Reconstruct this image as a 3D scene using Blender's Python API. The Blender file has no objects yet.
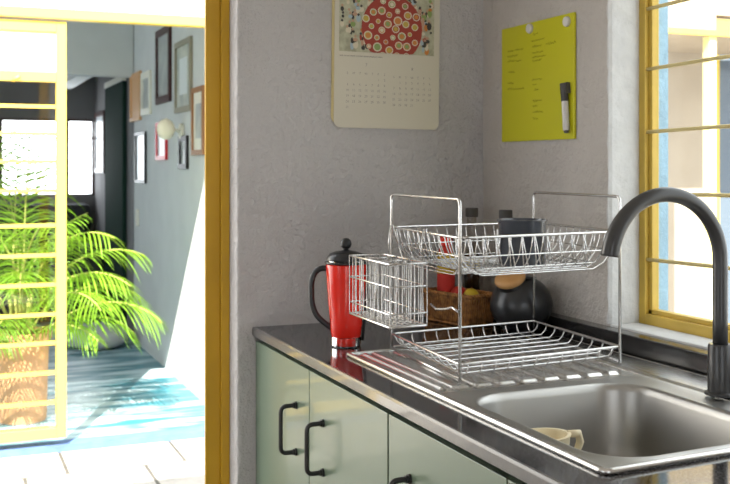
import bpy, bmesh, math, random
from mathutils import Vector, Matrix
random.seed(4)
SC = bpy.context.scene
COL = SC.collection
PI = math.pi

# ------------------------------------------------------------------ helpers
def link(name, bm, mats, parent=None, smooth=False, bevel=0, loc=None):
    me = bpy.data.meshes.new(name)
    bm.normal_update()
    bm.to_mesh(me); bm.free()
    o = bpy.data.objects.new(name, me)
    COL.objects.link(o)
    if not isinstance(mats, (list, tuple)): mats = [mats]
    for m in mats: me.materials.append(m)
    if smooth:
        for p in me.polygons: p.use_smooth = True
        try: me.set_sharp_from_angle(angle=math.radians(smooth if smooth > 1 else 40))
        except Exception: pass
    if bevel:
        b = o.modifiers.new('bevel', 'BEVEL'); b.width = bevel; b.segments = 2; b.limit_method = 'ANGLE'
    if parent: o.parent = parent
    if loc: o.location = loc
    return o

def tag(o, label, cat, group=None, kind=None):
    o['label'] = label; o['category'] = cat
    if group: o['group'] = group
    if kind: o['kind'] = kind
    return o

def thing(name, label, cat, loc=(0, 0, 0), rz=0, group=None):
    o = bpy.data.objects.new(name, None); COL.objects.link(o)
    o.empty_display_size = .05
    o.location = loc; o.rotation_euler = (0, 0, rz)
    return tag(o, label, cat, group)

def struct(o):
    o['kind'] = 'structure'; return o

def box(bm, x0, x1, y0, y1, z0, z1, mi=0, M=None):
    vs = [bm.verts.new(Vector((x, y, z))) for x in (x0, x1) for y in (y0, y1) for z in (z0, z1)]
    if M:
        for v in vs: v.co = M @ v.co
    for f in ((0,1,3,2), (4,6,7,5), (0,4,5,1), (2,3,7,6), (0,2,6,4), (1,5,7,3)):
        fc = bm.faces.new([vs[i] for i in f]); fc.material_index = mi
    return vs

def mkbox(name, dims, mat, parent=None, bevel=0):
    bm = bmesh.new(); box(bm, *dims); return link(name, bm, mat, parent, bevel=bevel)

def tube(bm, pts, r, n=8, closed=False, mi=0, caps=True):
    pts = [Vector(p) for p in pts]
    N = len(pts); rings = []
    rs = r if isinstance(r, (list, tuple)) else [r]*N
    prev = None
    for i, p in enumerate(pts):
        if closed: t = (pts[(i+1) % N]-pts[i-1])
        else: t = pts[min(i+1, N-1)]-pts[max(i-1, 0)]
        t.normalize()
        if prev is None:
            a = Vector((0, 0, 1)) if abs(t.z) < .9 else Vector((1, 0, 0))
            u = t.cross(a).normalized()
        else:
            u = (prev - t*prev.dot(t))
            u = u.normalized() if u.length > 1e-6 else t.orthogonal().normalized()
        prev = u; w = t.cross(u)
        rings.append([bm.verts.new(p+(u*math.cos(2*PI*k/n)+w*math.sin(2*PI*k/n))*rs[i]) for k in range(n)])
    for i in range(N if closed else N-1):
        a, b = rings[i], rings[(i+1) % N]
        for k in range(n):
            f = bm.faces.new((a[k], a[(k+1) % n], b[(k+1) % n], b[k])); f.material_index = mi; f.smooth = True
    if caps and not closed:
        for rg in (rings[0][::-1], rings[-1]):
            f = bm.faces.new(rg); f.material_index = mi

def lathe(bm, prof, c=(0, 0, 0), n=32, mi=0, M=None):
    rings = []
    for r, z in prof:
        if r < 1e-5: rings.append([bm.verts.new((c[0], c[1], c[2]+z))])
        else: rings.append([bm.verts.new((c[0]+r*math.cos(2*PI*k/n), c[1]+r*math.sin(2*PI*k/n), c[2]+z)) for k in range(n)])
    if M:
        for rg in rings:
            for v in rg: v.co = M @ v.co
    for a, b in zip(rings, rings[1:]):
        for k in range(n):
            if len(a) == 1 and len(b) == 1: continue
            if len(a) == 1: f = bm.faces.new((a[0], b[(k+1) % n], b[k])) if False else bm.faces.new((a[0], b[k], b[(k+1) % n]))
            elif len(b) == 1: f = bm.faces.new((a[k], b[0], a[(k+1) % n]))
            else: f = bm.faces.new((a[k], b[k], b[(k+1) % n], a[(k+1) % n]))
            f.material_index = mi; f.smooth = True

def arc(pts, rad, n=4, closed=False):
    """round the corners of a polyline"""
    P = [Vector(p) for p in pts]; N = len(P); out = []
    for i in range(N):
        if not closed and i in (0, N-1): out.append(P[i]); continue
        a, b, c = P[i-1], P[i], P[(i+1) % N]
        d1 = min(rad, (a-b).length*.49); d2 = min(rad, (c-b).length*.49)
        s = b+(a-b).normalized()*d1; e = b+(c-b).normalized()*d2
        for k in range(n+1):
            t = k/n; out.append(s*(1-t)**2+b*2*t*(1-t)+e*t*t)
    return out

# ------------------------------------------------------------------ materials
MAT = {}
def mat(name, col, rough=.5, metal=0, bump=0, bscale=40, vary=0, vscale=5, trans=0, ior=1.45, emit=None, spec=None, col2=None, coat=0, sss=0, detail=6):
    m = bpy.data.materials.new(name); m.use_nodes = True
    nt = m.node_tree; b = nt.nodes['Principled BSDF']
    c = (*col, 1)
    b.inputs['Base Color'].default_value = c
    b.inputs['Roughness'].default_value = rough
    b.inputs['Metallic'].default_value = metal
    b.inputs['Transmission Weight'].default_value = trans
    b.inputs['IOR'].default_value = ior
    if spec is not None: b.inputs['Specular IOR Level'].default_value = spec
    if coat: b.inputs['Coat Weight'].default_value = coat
    if vary or col2:
        tc = nt.nodes.new('ShaderNodeTexCoord'); nz = nt.nodes.new('ShaderNodeTexNoise')
        nz.inputs['Scale'].default_value = vscale; nz.inputs['Detail'].default_value = detail
        nt.links.new(tc.outputs['Object'], nz.inputs['Vector'])
        rp = nt.nodes.new('ShaderNodeValToRGB')
        rp.color_ramp.elements[0].position = .35; rp.color_ramp.elements[1].position = .65
        k2 = col2 if col2 else tuple(min(1, x*(1+vary)) for x in col)
        k1 = col if col2 else tuple(x*(1-vary) for x in col)
        rp.color_ramp.elements[0].color = (*k1, 1); rp.color_ramp.elements[1].color = (*k2, 1)
        nt.links.new(nz.outputs['Fac'], rp.inputs['Fac']); nt.links.new(rp.outputs['Color'], b.inputs['Base Color'])
    if bump:
        tc = nt.nodes.new('ShaderNodeTexCoord'); nz = nt.nodes.new('ShaderNodeTexNoise')
        nz.inputs['Scale'].default_value = bscale; nz.inputs['Detail'].default_value = 8; nz.inputs['Roughness'].default_value = .6
        nt.links.new(tc.outputs['Object'], nz.inputs['Vector'])
        bp = nt.nodes.new('ShaderNodeBump'); bp.inputs['Strength'].default_value = min(1, bump*2); bp.inputs['Distance'].default_value = bump*.02
        nt.links.new(nz.outputs['Fac'], bp.inputs['Height']); nt.links.new(bp.outputs['Normal'], b.inputs['Normal'])
    if emit:
        b.inputs['Emission Color'].default_value = (*emit[0], 1); b.inputs['Emission Strength'].default_value = emit[1]
    MAT[name] = m
    return m

plaster = mat('grey_plaster', (.47, .45, .44), .9, bump=.75, bscale=42, vary=.07, vscale=3)
plaster_w = mat('window_wall_plaster', (.47, .435, .40), .85, bump=.5, bscale=38, vary=.05, vscale=4)
white_rough = mat('rough_white_render', (.58, .58, .57), .9, bump=.35, bscale=35, vary=.05, vscale=25)
ceil_m = mat('ceiling_paint', (.75, .73, .70), .9)
kfloor = mat('kitchen_floor', (.30, .26, .22), .6, vary=.15)
ochre = mat('ochre_steel_paint', (.48, .27, .008), .45, vary=.05, vscale=8)
yellow = mat('yellow_steel_paint', (.74, .52, .085), .45)
wyellow = mat('window_yellow_paint', (.56, .38, .06), .45, vary=.08, vscale=10)
tanbar = mat('dull_yellow_bar', (.52, .42, .18), .5)
post_m = mat('pale_yellow_post', (.80, .70, .32), .5)
cream = mat('cream_panel', (.55, .50, .34), .5)
blue_wall = mat('blue_render', (.30, .46, .58), .85, bump=.3, bscale=60, vary=.1, vscale=30)
white_wall = mat('white_render', (.85, .85, .84), .9, bump=.3, bscale=12)
room_grey = mat('room_grey_paint', (.52, .54, .54), .8, vary=.03)
room_dark = mat('dark_grey_paint', (.16, .155, .16), .85, vary=.05)
blue_edge = mat('blue_step_paint', (.085, .15, .34), .7, vary=.15, vscale=12)
beige = mat('beige_render', (.40, .335, .26), .9, vary=.05)
green_cab = mat('sage_green_lacquer', (.118, .162, .110), .30, vary=.04, vscale=3, coat=.15)
black_gap = mat('cabinet_carcass_dark', (.02, .028, .018), .7)
steel = mat('brushed_steel', (.62, .61, .59), .27, metal=1, bump=.008, bscale=90)
steel_basin = mat('basin_steel', (.40, .39, .37), .38, metal=1, bump=.02, bscale=60)
chrome = mat('chrome_wire', (.62, .61, .60), .25, metal=1)
black_m = mat('matt_black_metal', (.018, .018, .018), .38)
black_pl = mat('black_plastic', (.012, .012, .013), .3)
faucet_m = mat('faucet_black', (.035, .034, .034), .38, coat=.2)
red_m = mat('red_glaze', (.72, .022, .012), .18, coat=.4)
glass = mat('clear_glass', (1, 1, 1), .02, trans=1)
redglass = mat('red_tinted_glass', (.95, .25, .18), .03, trans=.9)
paper = mat('calendar_paper', (.55, .51, .41), .7)
paper_y = mat('calendar_back_paper', (.55, .45, .22), .8)
ink = mat('grey_ink', (.22, .20, .19), .8)
ink2 = mat('marker_ink', (.16, .17, .02), .8)
board_m = mat('lime_acrylic', (.52, .495, .01), .35)
white_pl = mat('white_plastic', (.62, .60, .57), .4)
dark_pl = mat('dark_grey_plastic', (.06, .055, .05), .5)
wood = mat('pale_wood', (.55, .31, .12), .45, col2=(.42, .21, .07), vscale=14)
jar_m = mat('black_clay', (.020, .020, .021), .28, vary=.2, vscale=20)
enamel = mat('dark_enamel', (.045, .050, .062), .16, coat=.3)
wick = mat('wicker', (.30, .13, .035), .6, vary=.45, vscale=70)
fr_y = mat('yellow_fruit_skin', (.55, .38, .02), .4, vary=.15, vscale=30)
fr_g = mat('olive_fruit_skin', (.20, .22, .02), .45, vary=.2, vscale=30)
fr_r = mat('red_fruit_skin', (.45, .02, .01), .35, vary=.2, vscale=20)
fr_o = mat('orange_fruit_skin', (.62, .25, .04), .45, vary=.1, vscale=30)
amber = mat('brown_bottle', (.05, .025, .01), .12)
oil_green = mat('green_bottle', (.03, .045, .015), .12)
lab_y = mat('yellow_paper_label', (.60, .40, .05), .6)
lab_r = mat('red_paper_label', (.55, .03, .02), .6)
cup_m = mat('ivory_plastic', (.80, .70, .48), .4)
terra = mat('terracotta', (.66, .33, .16), .8, vary=.12, vscale=8)
soil = mat('potting_soil', (.05, .035, .02), .95, bump=.5, bscale=60)
stem_m = mat('palm_stem', (.40, .42, .10), .6)
door_green = mat('dark_green_door', (.010, .026, .020), .9, spec=.08)
sofa_m = mat('black_upholstery', (.02, .02, .025), .8)
cushion_m = mat('grey_cushion', (.42, .43, .44), .9, vary=.1)
fr_dark = mat('dark_brown_frame', (.045, .012, .012), .4)
fr_tan = mat('grey_wood_frame', (.26, .24, .18), .5)
fr_brn = mat('walnut_frame', (.28, .13, .05), .5)
fr_white = mat('white_frame', (.70, .68, .60), .5)
fr_orange = mat('orange_wood_frame', (.60, .34, .16), .5)
fr_red = mat('red_frame', (.55, .02, .03), .4)
fr_black = mat('black_frame', (.01, .01, .01), .4)
art_g = mat('grey_print', (.30, .32, .33), .3, col2=(.42, .44, .42), vscale=9)
art_w = mat('pale_print', (.62, .66, .68), .3)
art_t = mat('faded_drawing', (.50, .52, .46), .4, col2=(.30, .33, .32), vscale=11)
lamp_m = mat('cream_lamp_glass', (.80, .74, .58), .4)
wall_glass = mat('blue_grey_door_glass', (.10, .13, .17), .1)
far_day = mat('daylit_pane', (.9, .95, 1), .5, emit=((.9, .96, 1), 7.0))

def thin_glass(name, tint=(1, 1, 1)):
    m = bpy.data.materials.new(name); m.use_nodes = True; nt = m.node_tree
    nt.nodes.remove(nt.nodes['Principled BSDF']); out = nt.nodes['Material Output']
    t = nt.nodes.new('ShaderNodeBsdfTransparent'); t.inputs['Color'].default_value = (*tint, 1)
    g = nt.nodes.new('ShaderNodeBsdfGlossy'); g.inputs['Roughness'].default_value = .03
    mx = nt.nodes.new('ShaderNodeMixShader')
    mx.inputs[0].default_value = .05
    nt.links.new(t.outputs[0], mx.inputs[1]); nt.links.new(g.outputs[0], mx.inputs[2]); nt.links.new(mx.outputs[0], out.inputs[0])
    return m
pane_glass = thin_glass('window_glass', (.94, .95, .94))
bottle_glass = thin_glass('bottle_clear_glass', (.80, .76, .70))

def leafmat():
    m = mat('palm_leaf', (.16, .33, .02), .45, vary=.35, vscale=6)
    nt = m.node_tree; b = nt.nodes['Principled BSDF']; out = nt.nodes['Material Output']
    tr = nt.nodes.new('ShaderNodeBsdfTranslucent'); tr.inputs['Color'].default_value = (.45, .62, .05, 1)
    mx = nt.nodes.new('ShaderNodeMixShader'); mx.inputs[0].default_value = .4
    nt.links.new(b.outputs[0], mx.inputs[1]); nt.links.new(tr.outputs[0], mx.inputs[2]); nt.links.new(mx.outputs[0], out.inputs[0])
    return m
leaf = leafmat()

def granite():
    m = mat('black_granite', (.018, .017, .018), .09)
    nt = m.node_tree; b = nt.nodes['Principled BSDF']
    tc = nt.nodes.new('ShaderNodeTexCoord'); v = nt.nodes.new('ShaderNodeTexNoise')
    v.inputs['Scale'].default_value = 300; v.inputs['Detail'].default_value = 2
    rp = nt.nodes.new('ShaderNodeValToRGB'); rp.color_ramp.elements[0].position = .48; rp.color_ramp.elements[1].position = .70
    rp.color_ramp.elements[0].color = (.014, .013, .014, 1); rp.color_ramp.elements[1].color = (.13, .125, .13, 1)
    nt.links.new(tc.outputs['Object'], v.inputs['Vector']); nt.links.new(v.outputs['Fac'], rp.inputs[0]); nt.links.new(rp.outputs[0], b.inputs['Base Color'])
    return m
gran = granite()
gran_edge = mat('polished_granite_edge', (.07, .064, .062), .28, vary=.08, vscale=200, coat=.35)

splash_m = mat('black_upstand', (.014, .013, .014), .16, coat=.3)
def paving():
    m = mat('stone_paving', (.70, .68, .64), .85)
    nt = m.node_tree; b = nt.nodes['Principled BSDF']
    tc = nt.nodes.new('ShaderNodeTexCoord'); br = nt.nodes.new('ShaderNodeTexBrick')
    br.inputs['Scale'].default_value = 1.0; br.inputs['Brick Width'].default_value = .5; br.inputs['Row Height'].default_value = .5
    br.inputs['Mortar Size'].default_value = .008; br.offset = .35
    br.inputs['Color1'].default_value = (.46, .44, .41, 1); br.inputs['Color2'].default_value = (.41, .40, .385, 1); br.inputs['Mortar'].default_value = (.10, .095, .085, 1)
    nz = nt.nodes.new('ShaderNodeTexNoise'); nz.inputs['Scale'].default_value = 14; nz.inputs['Detail'].default_value = 7
    mx = nt.nodes.new('ShaderNodeMix'); mx.data_type = 'RGBA'; mx.blend_type = 'MULTIPLY'; mx.inputs[0].default_value = .6
    nt.links.new(tc.outputs['Object'], br.inputs['Vector']); nt.links.new(tc.outputs['Object'], nz.inputs['Vector'])
    nt.links.new(br.outputs['Color'], mx.inputs[6]); nt.links.new(nz.outputs['Fac'], mx.inputs[7])
    nt.links.new(mx.outputs[2], b.inputs['Base Color'])
    return m
pave = paving()

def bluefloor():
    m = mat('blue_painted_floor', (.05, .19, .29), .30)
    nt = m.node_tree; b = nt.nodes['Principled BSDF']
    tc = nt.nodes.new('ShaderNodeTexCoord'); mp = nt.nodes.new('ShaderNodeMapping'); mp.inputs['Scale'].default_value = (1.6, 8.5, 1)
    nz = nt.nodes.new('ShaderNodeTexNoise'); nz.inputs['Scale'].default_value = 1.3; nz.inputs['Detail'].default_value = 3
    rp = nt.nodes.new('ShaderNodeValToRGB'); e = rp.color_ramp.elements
    e[0].position = .44; e[1].position = .60; e[0].color = (.04, .19, .245, 1); e[1].color = (.42, .55, .60, 1)  # the streaks are light and shade painted into the floor colour
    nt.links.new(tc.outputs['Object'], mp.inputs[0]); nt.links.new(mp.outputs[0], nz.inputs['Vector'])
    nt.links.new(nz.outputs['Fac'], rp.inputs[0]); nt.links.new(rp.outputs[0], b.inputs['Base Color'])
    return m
bfloor = bluefloor()

# ------------------------------------------------------------------ kitchen shell
XW, YC = 1.36, 2.457
bm = bmesh.new(); box(bm, -2.6, XW+.11, -2.2, 2.54, -.12, 0)
struct(link('floor', bm, kfloor))
bm = bmesh.new(); box(bm, .674, XW+.11, YC, 2.54, 0, 1.95); box(bm, -2.6, -1.05, YC, 2.54, 0, 1.95)
struct(link('wall_back', bm, plaster, bevel=.006))
def wall_open(bm, x0, x1, yo0, yo1, zo0, zo1, y0, y1, zt0, zt1):
    """wall slab with one opening and a raked top"""
    box(bm, x0, x1, y0, y1, 0, zo0)
    for a, b in ((y0, yo0), (yo1, y1)): box(bm, x0, x1, a, b, zo0, zo1)
    t = lambda y: zt0+(zt1-zt0)*(y-y0)/(y1-y0)
    vs = [bm.verts.new((x, y, z)) for x in (x0, x1) for (y, z) in ((y0, zo1), (y1, zo1), (y1, t(y1)), (y0, t(y0)))]
    for f in ((0,1,2,3), (7,6,5,4), (0,4,5,1), (1,5,6,2), (2,6,7,3), (3,7,4,0)): bm.faces.new([vs[i] for i in f])
bm = bmesh.new(); wall_open(bm, XW, 1.472, .70, 1.886, .948, 1.90, -2.2, 2.54, 2.85, 1.95)
struct(link('wall_right', bm, plaster_w))
bm = bmesh.new(); wall_open(bm, 1.472, 1.500, .72, 1.864, .935, 1.90, -2.2, 2.54, 2.85, 1.95)
struct(link('wall_right_outside', bm, blue_wall))
bm = bmesh.new(); wall_open(bm, -2.7, -2.6, -.6, .9, .5, 1.85, -2.2, 2.54, 2.85, 1.95)  # unseen opening added to let skylight into the kitchen
struct(link('wall_left', bm, plaster))
bm = bmesh.new(); box(bm, -2.6, -1.2, -2.3, -2.2, 0, 2.85); box(bm, .3, XW, -2.3, -2.2, 0, 2.85); box(bm, -1.2, .3, -2.3, -2.2, 2.1, 2.85)  # gap behind the camera, unseen, also added for the kitchen's light
struct(link('wall_front', bm, plaster))
bm = bmesh.new()
vs = [bm.verts.new(p) for p in ((-2.7, -2.3, 2.87), (1.51, -2.3, 2.87), (1.51, 2.54, 1.95), (-2.7, 2.54, 1.95))]  # unseen roof, kept low at the doorway to let sun reach the patio
up = [bm.verts.new(v.co+Vector((0, 0, .05))) for v in vs]
bm.faces.new(vs[::-1]); bm.faces.new(up)
for k in range(4): bm.faces.new((vs[k], vs[(k+1) % 4], up[(k+1) % 4], up[k]))
struct(link('ceiling', bm, ceil_m))
# rough white render round the window recess
bm = bmesh.new()
box(bm, XW-.001, 1.436, .70, 1.886, .930, .950)
struct(link('window_sill', bm, white_rough, bevel=.004))
bm = bmesh.new()
n = 60; rows = []
rr = random.Random(2)
for i in range(n+1):
    z = .95+(1.90-.95)*i/n
    j = rr.uniform(-.0035, .0035)
    rows.append([bm.verts.new(p) for p in ((XW-.0015, 1.893+j, z), (XW-.004, 1.886+j*.3, z), (XW+.004, 1.8825, z), (1.436, 1.882, z), (1.436, 1.89, z), (XW+.002, 1.893+j, z))])
for a, b in zip(rows, rows[1:]):
    for k in range(6):
        f = bm.faces.new((a[k], a[(k+1) % 6], b[(k+1) % 6], b[k]))
bm.faces.new(rows[0][::-1]); bm.faces.new(rows[-1])
struct(link('trim_1', bm, white_rough))

# kitchen doorway frame (ochre steel, stepped profile)
def doorframe():
    bm = bmesh.new()
    for (a, b) in ((.614, .652), (-1.03, -.992)): box(bm, a, b, 2.534, 2.545, 0, 1.93)
    for (a, b) in ((.652, .674), (-1.052, -1.03)): box(bm, a, b, 2.525, 2.552, 0, 1.95)
    box(bm, -.992, .614, 2.525, 2.550, 1.90, 1.945)
    return bm
struct(link('door_1', doorframe(), ochre, bevel=.002))

# ------------------------------------------------------------------ window
win = thing('window_1', 'yellow steel casement window with thin horizontal bars in the white recess', 'window', (1.452, 1.3, .95)); struct(win)
Mi = Matrix.Translation((-1.452, -1.3, -.95))
bm = bmesh.new(); x0, x1 = 1.435, 1.470
box(bm, x0, x1-.004, 1.862, 1.886, .948, 1.90, M=Mi); box(bm, x0, x1, .70, .724, .948, 1.90, M=Mi)
box(bm, x0, x1, .724, 1.862, .948, .972, M=Mi); box(bm, x0, x1, .724, 1.862, 1.876, 1.90, M=Mi)
# inner glazing bead
box(bm, x0+.010, x1-.006, 1.850, 1.862, .972, 1.876, M=Mi); box(bm, x0+.010, x1-.006, .724, 1.862, .972, .982, M=Mi)
link('frame', bm, wyellow, win, bevel=.0015)
for z in (1.093, 1.237, 1.374, 1.512, 1.645, 1.775):
    bm = bmesh.new(); tube(bm, [Mi @ Vector((1.442, y, z+.002*math.sin(y*9))) for y in [1.88-.0725*k for k in range(17)]], .0042, 8)
    link('bar', bm, tanbar, win)
bm = bmesh.new(); box(bm, 1.455, 1.458, .724, 1.862, .972, 1.876, M=Mi); link('pane', bm, pane_glass, win)

# ------------------------------------------------------------------ cabinets
def handle_bm(xf, y, z0, z1, out=.036, r=.0048):
    bm = bmesh.new()
    tube(bm, arc([(xf+.001, y, z0), (xf-out, y, z0), (xf-out, y, z1), (xf+.001, y, z1)], .014, 5), r, 10)
    for z in (z0, z1):
        tube(bm, [(xf+.001, y, z), (xf-.004, y, z)], .0085, 12)
        tube(bm, [(xf-.004, y, z), (xf-.009, y, z)], .0065, 12)
    return bm
def cabinet(y0, y1, ym, label, hs):
    t = thing('base_cabinet', label, 'cabinet', (1.0, (y0+y1)/2, 0))
    I = Matrix.Translation((-1.0, -(y0+y1)/2, 0))
    bm = bmesh.new(); a_, b_ = y0+.001, y1-.001
    box(bm, .742, 1.34, a_, a_+.018, .1, .876, M=I); box(bm, .742, 1.34, b_-.018, b_, .1, .876, M=I)
    box(bm, 1.322, 1.34, a_+.018, b_-.018, .1, .876, M=I); box(bm, .742, 1.322, a_+.018, b_-.018, .1, .118, M=I)
    box(bm, .742, .76, a_+.018, b_-.018, .80, .876, M=I); box(bm, .79, 1.34, a_, b_, 0, .1, M=I)
    link('body', bm, black_gap, t)
    for k, (a, b) in enumerate(((ym+.0015, y1-.0015), (y0+.002, ym-.0015))):
        bm = bmesh.new(); box(bm, .7205, .742, a, b, .105, .866, M=I)
        d = link('door', bm, green_cab, t, bevel=.0012)
        bm = handle_bm(.7205, hs[k][0], hs[k][1], hs[k][2]); bm.transform(I)
        link('handle', bm, black_m, d, smooth=40)
    return t
cabinet(1.642, 2.4555, 2.055, 'sage green two-door base cabinet standing against the calendar wall', ((2.140, .672, .774), (1.968, .674, .774)))
cabinet(.830, 1.640, 1.235, 'sage green base cabinet under the sink basin, right of the two-door cabinet', ((1.550, .674, .778), (.90, .674, .778)))

# worktop with sink cut-out
bm = bmesh.new()
SX0, SX1, SY0, SY1 = .805, 1.175, 1.120, 1.575
for d in ((.7195, SX0, .55, 2.456), (SX1, 1.359, .55, 2.456), (SX0, SX1, .55, SY0), (SX0, SX1, SY1, 2.456)):
    box(bm, d[0], d[1], d[2], d[3], .878, .900)
wt = link('worktop', bm, gran)
tag(wt, 'long black granite worktop holding the steel sink', 'worktop')
bm = bmesh.new()
prof = [(.7195, .878), (.7145, .878), (.7122, .880), (.7122, .896), (.7150, .9), (.7195, .9)]
ra = [bm.verts.new((x, .55, z)) for x, z in prof]; rb = [bm.verts.new((x, 2.456, z)) for x, z in prof]
for k in range(6): bm.faces.new((ra[k], rb[k], rb[(k+1) % 6], ra[(k+1) % 6]))
bm.faces.new(ra); bm.faces.new(rb[::-1])
link('edge', bm, gran_edge, wt)
bm = bmesh.new(); box(bm, 1.321, 1.3595, .55, 2.4565, .9005, .946)
bs = link('backsplash', bm, splash_m, bevel=.0025)
tag(bs, 'low black granite upstand along the window wall behind the sink', 'backsplash')

# ------------------------------------------------------------------ sink
sink = thing('kitchen_sink', 'stainless steel inset sink with one basin and a ribbed drainboard', 'sink', (1.0, 1.5, .9))
Is = Matrix.Translation((-1.0, -1.5, -.9))
X0, X1, Y0, Y1 = .788, 1.222, 1.102, 2.005
XL = 1.311
YS = 1.600
def sk(x, y): return y+max(0, x-X0)*.07*max(0, min(1, (YS-y)/(YS-Y0)))
def rrect(x0, x1, y0, y1, r, n=10, off=0):
    x0 += off; x1 -= off; y0 += off; y1 -= off; r = max(.004, r-off)
    pts = []
    for cx, cy, a0 in ((x1-r, y1-r, 0), (x0+r, y1-r, 90), (x0+r, y0+r, 180), (x1-r, y0+r, 270)):
        for k in range(n+1):
            a = math.radians(a0+90*k/n); pts.append((cx+r*math.cos(a), cy+r*math.sin(a)))
    return pts
BX0, BX1, BY0, BY1, BR = .818, 1.162, 1.134, 1.556, .080
bm = bmesh.new()
rings = []
def ring(off, z): rings.append([bm.verts.new((x, y, z)) for x, y in rrect(BX0, BX1, BY0, BY1, BR, 10, off)])
# outer rect ring matched to the corner points
outer = []
base = rrect(BX0, BX1, BY0, BY1, BR, 10)
cx, cy = (BX0+BX1)/2, (BY0+BY1)/2
for i, (x, y) in enumerate(base):
    q, k = divmod(i, 11)
    ex = [X1, X0, X0, X1][q]; ey = [YS, YS, Y0, Y0][q]
    # corner arc points fan over the two edges meeting at the outer corner
    t = k/10
    if q == 0: p = (ex, y) if t < .5 else (x, ey)
    elif q == 1: p = (x, ey) if t < .5 else (ex, y)
    elif q == 2: p = (ex, y) if t < .5 else (x, ey)
    else: p = (x, ey) if t < .5 else (ex, y)
    if k == 5: p = (ex, ey)
    outer.append(bm.verts.new((p[0], p[1], .9035)))
rings.append(outer)
ring(-.010, .9035); ring(-.006, .9048); ring(-.001, .9040); ring(.003, .900); ring(.006, .890)
ring(.014, .80); ring(.020, .765); ring(.032, .752); ring(.060, .748); ring(.11, .747)
for a, b in zip(rings, rings[1:]):
    m = len(a)
    for k in range(m): bm.faces.new((a[k], a[(k+1) % m], b[(k+1) % m], b[k]))
bm.faces.new(rings[-1])
for v in bm.verts: v.co.y = sk(v.co.x, v.co.y)
bmesh.ops.transform(bm, matrix=Is, verts=bm.verts)
for f in bm.faces: f.smooth = True
bmesh.ops.recalc_face_normals(bm, faces=bm.faces)
link('basin', bm, steel_basin, sink, smooth=50)
bm = bmesh.new(); lathe(bm, [(.0, .7475), (.034, .7475), (.036, .7495), (.040, .7505), (.042, .7478)], (.985, 1.36, 0), 28); bm.transform(Is)
link('drain', bm, chrome, sink)
# drainboard height field
bm = bmesh.new()
nx, ny = 215, 110
RX0, RX1, RYE, RYF = .812, 1.185, 1.612, 1.985
def hz(x, y):
    z = .9035
    def ss(a, b, t):
        t = max(0, min(1, (t-a)/(b-a))); return t*t*(3-2*t)
    ins = ss(RX0-.005, RX0+.004, x)*(1-ss(RX1-.004, RX1+.005, x))*ss(RYE-.001, RYE+.012, y)*(1-ss(RYF-.006, RYF+.006, y))
    k = ((x-.827+.0235) % .047)/.047-.5
    gr = 1-ss(.10, .19, abs(k))
    return z+ins*(.0060-.0050*gr)
V = [[bm.verts.new((X0+(X1-X0)*i/nx, y, hz(X0+(X1-X0)*i/nx, y))) for i in range(nx+1)]
     for y in [YS+(Y1-YS)*(j/ny)**1.5 for j in range(ny+1)]]
for j in range(ny):
    for i in range(nx):
        f = bm.faces.new((V[j][i], V[j][i+1], V[j+1][i+1], V[j+1][i])); f.smooth = True
bm.transform(Is)
link('drainboard', bm, steel, sink)
bm = bmesh.new()
pts = arc([(X0, Y0, .9035), (XL, sk(XL, Y0), .9035), (XL, Y1, .9035), (X0, Y1, .9035)], .012, 4, True)
tube(bm, pts, .0052, 10, True); bm.transform(Is)
link('rim', bm, steel, sink)

bm = bmesh.new()
for y0_, y1_ in ((sk(X1, Y0), Y1),):
    pr_ = [(X1-.001, .9005), (X1-.001, .9045), (X1+.006, .9080), (XL-.006, .9080), (XL, .9050), (XL, .9005)]
    a_ = [bm.verts.new((x, y0_, z)) for x, z in pr_]; b_ = [bm.verts.new((x, y1_, z)) for x, z in pr_]
    for k in range(6): bm.faces.new((a_[k], b_[k], b_[(k+1) % 6], a_[(k+1) % 6]))
    bm.faces.new(a_); bm.faces.new(b_[::-1])
bmesh.ops.recalc_face_normals(bm, faces=bm.faces)
bm.transform(Is); link('back_ledge', bm, steel, sink)
# ivory scoop in the basin
t = thing('plastic_cup', 'ivory plastic oval cup with a lug handle standing inside the sink basin', 'cup', (.903, 1.430, .7485), .30)
def oval(bm, rx, ry, prof, wall=.004, n=36):
    rg = []
    full = [(s, z) for s, z in prof]+[(s-wall/rx, z) for s, z in prof[::-1][:-1]]+[(0, prof[0][1]+wall)]
    full = [(0, prof[0][1])]+full
    prev = None
    for s, z in full:
        if s <= 0: cur = [bm.verts.new((0, 0, z))]
        else: cur = [bm.verts.new((rx*s*math.cos(2*PI*k/n), ry*s*math.sin(2*PI*k/n), z)) for k in range(n)]
        if prev:
            for k in range(n):
                if len(prev) == 1: f = bm.faces.new((prev[0], cur[(k+1) % n], cur[k]))
                elif len(cur) == 1: f = bm.faces.new((prev[k], prev[(k+1) % n], cur[0]))
                else: f = bm.faces.new((prev[k], prev[(k+1) % n], cur[(k+1) % n], cur[k]))
                f.smooth = True
        prev = cur
bm = bmesh.new(); oval(bm, .048, .038, [(.70, 0), (.78, .01), (.9, .07), (1, .110), (1.04, .114)], .007)
link('bowl', bm, cup_m, t, smooth=50)
bm = bmesh.new()
tube(bm, [(.044, -.012, .110), (.060, -.022, .110), (.067, -.020, .095), (.061, -.016, .075), (.040, -.010, .07)], [.006, .007, .007, .006, .005], 10)
link('handle', bm, cup_m, t)

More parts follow.
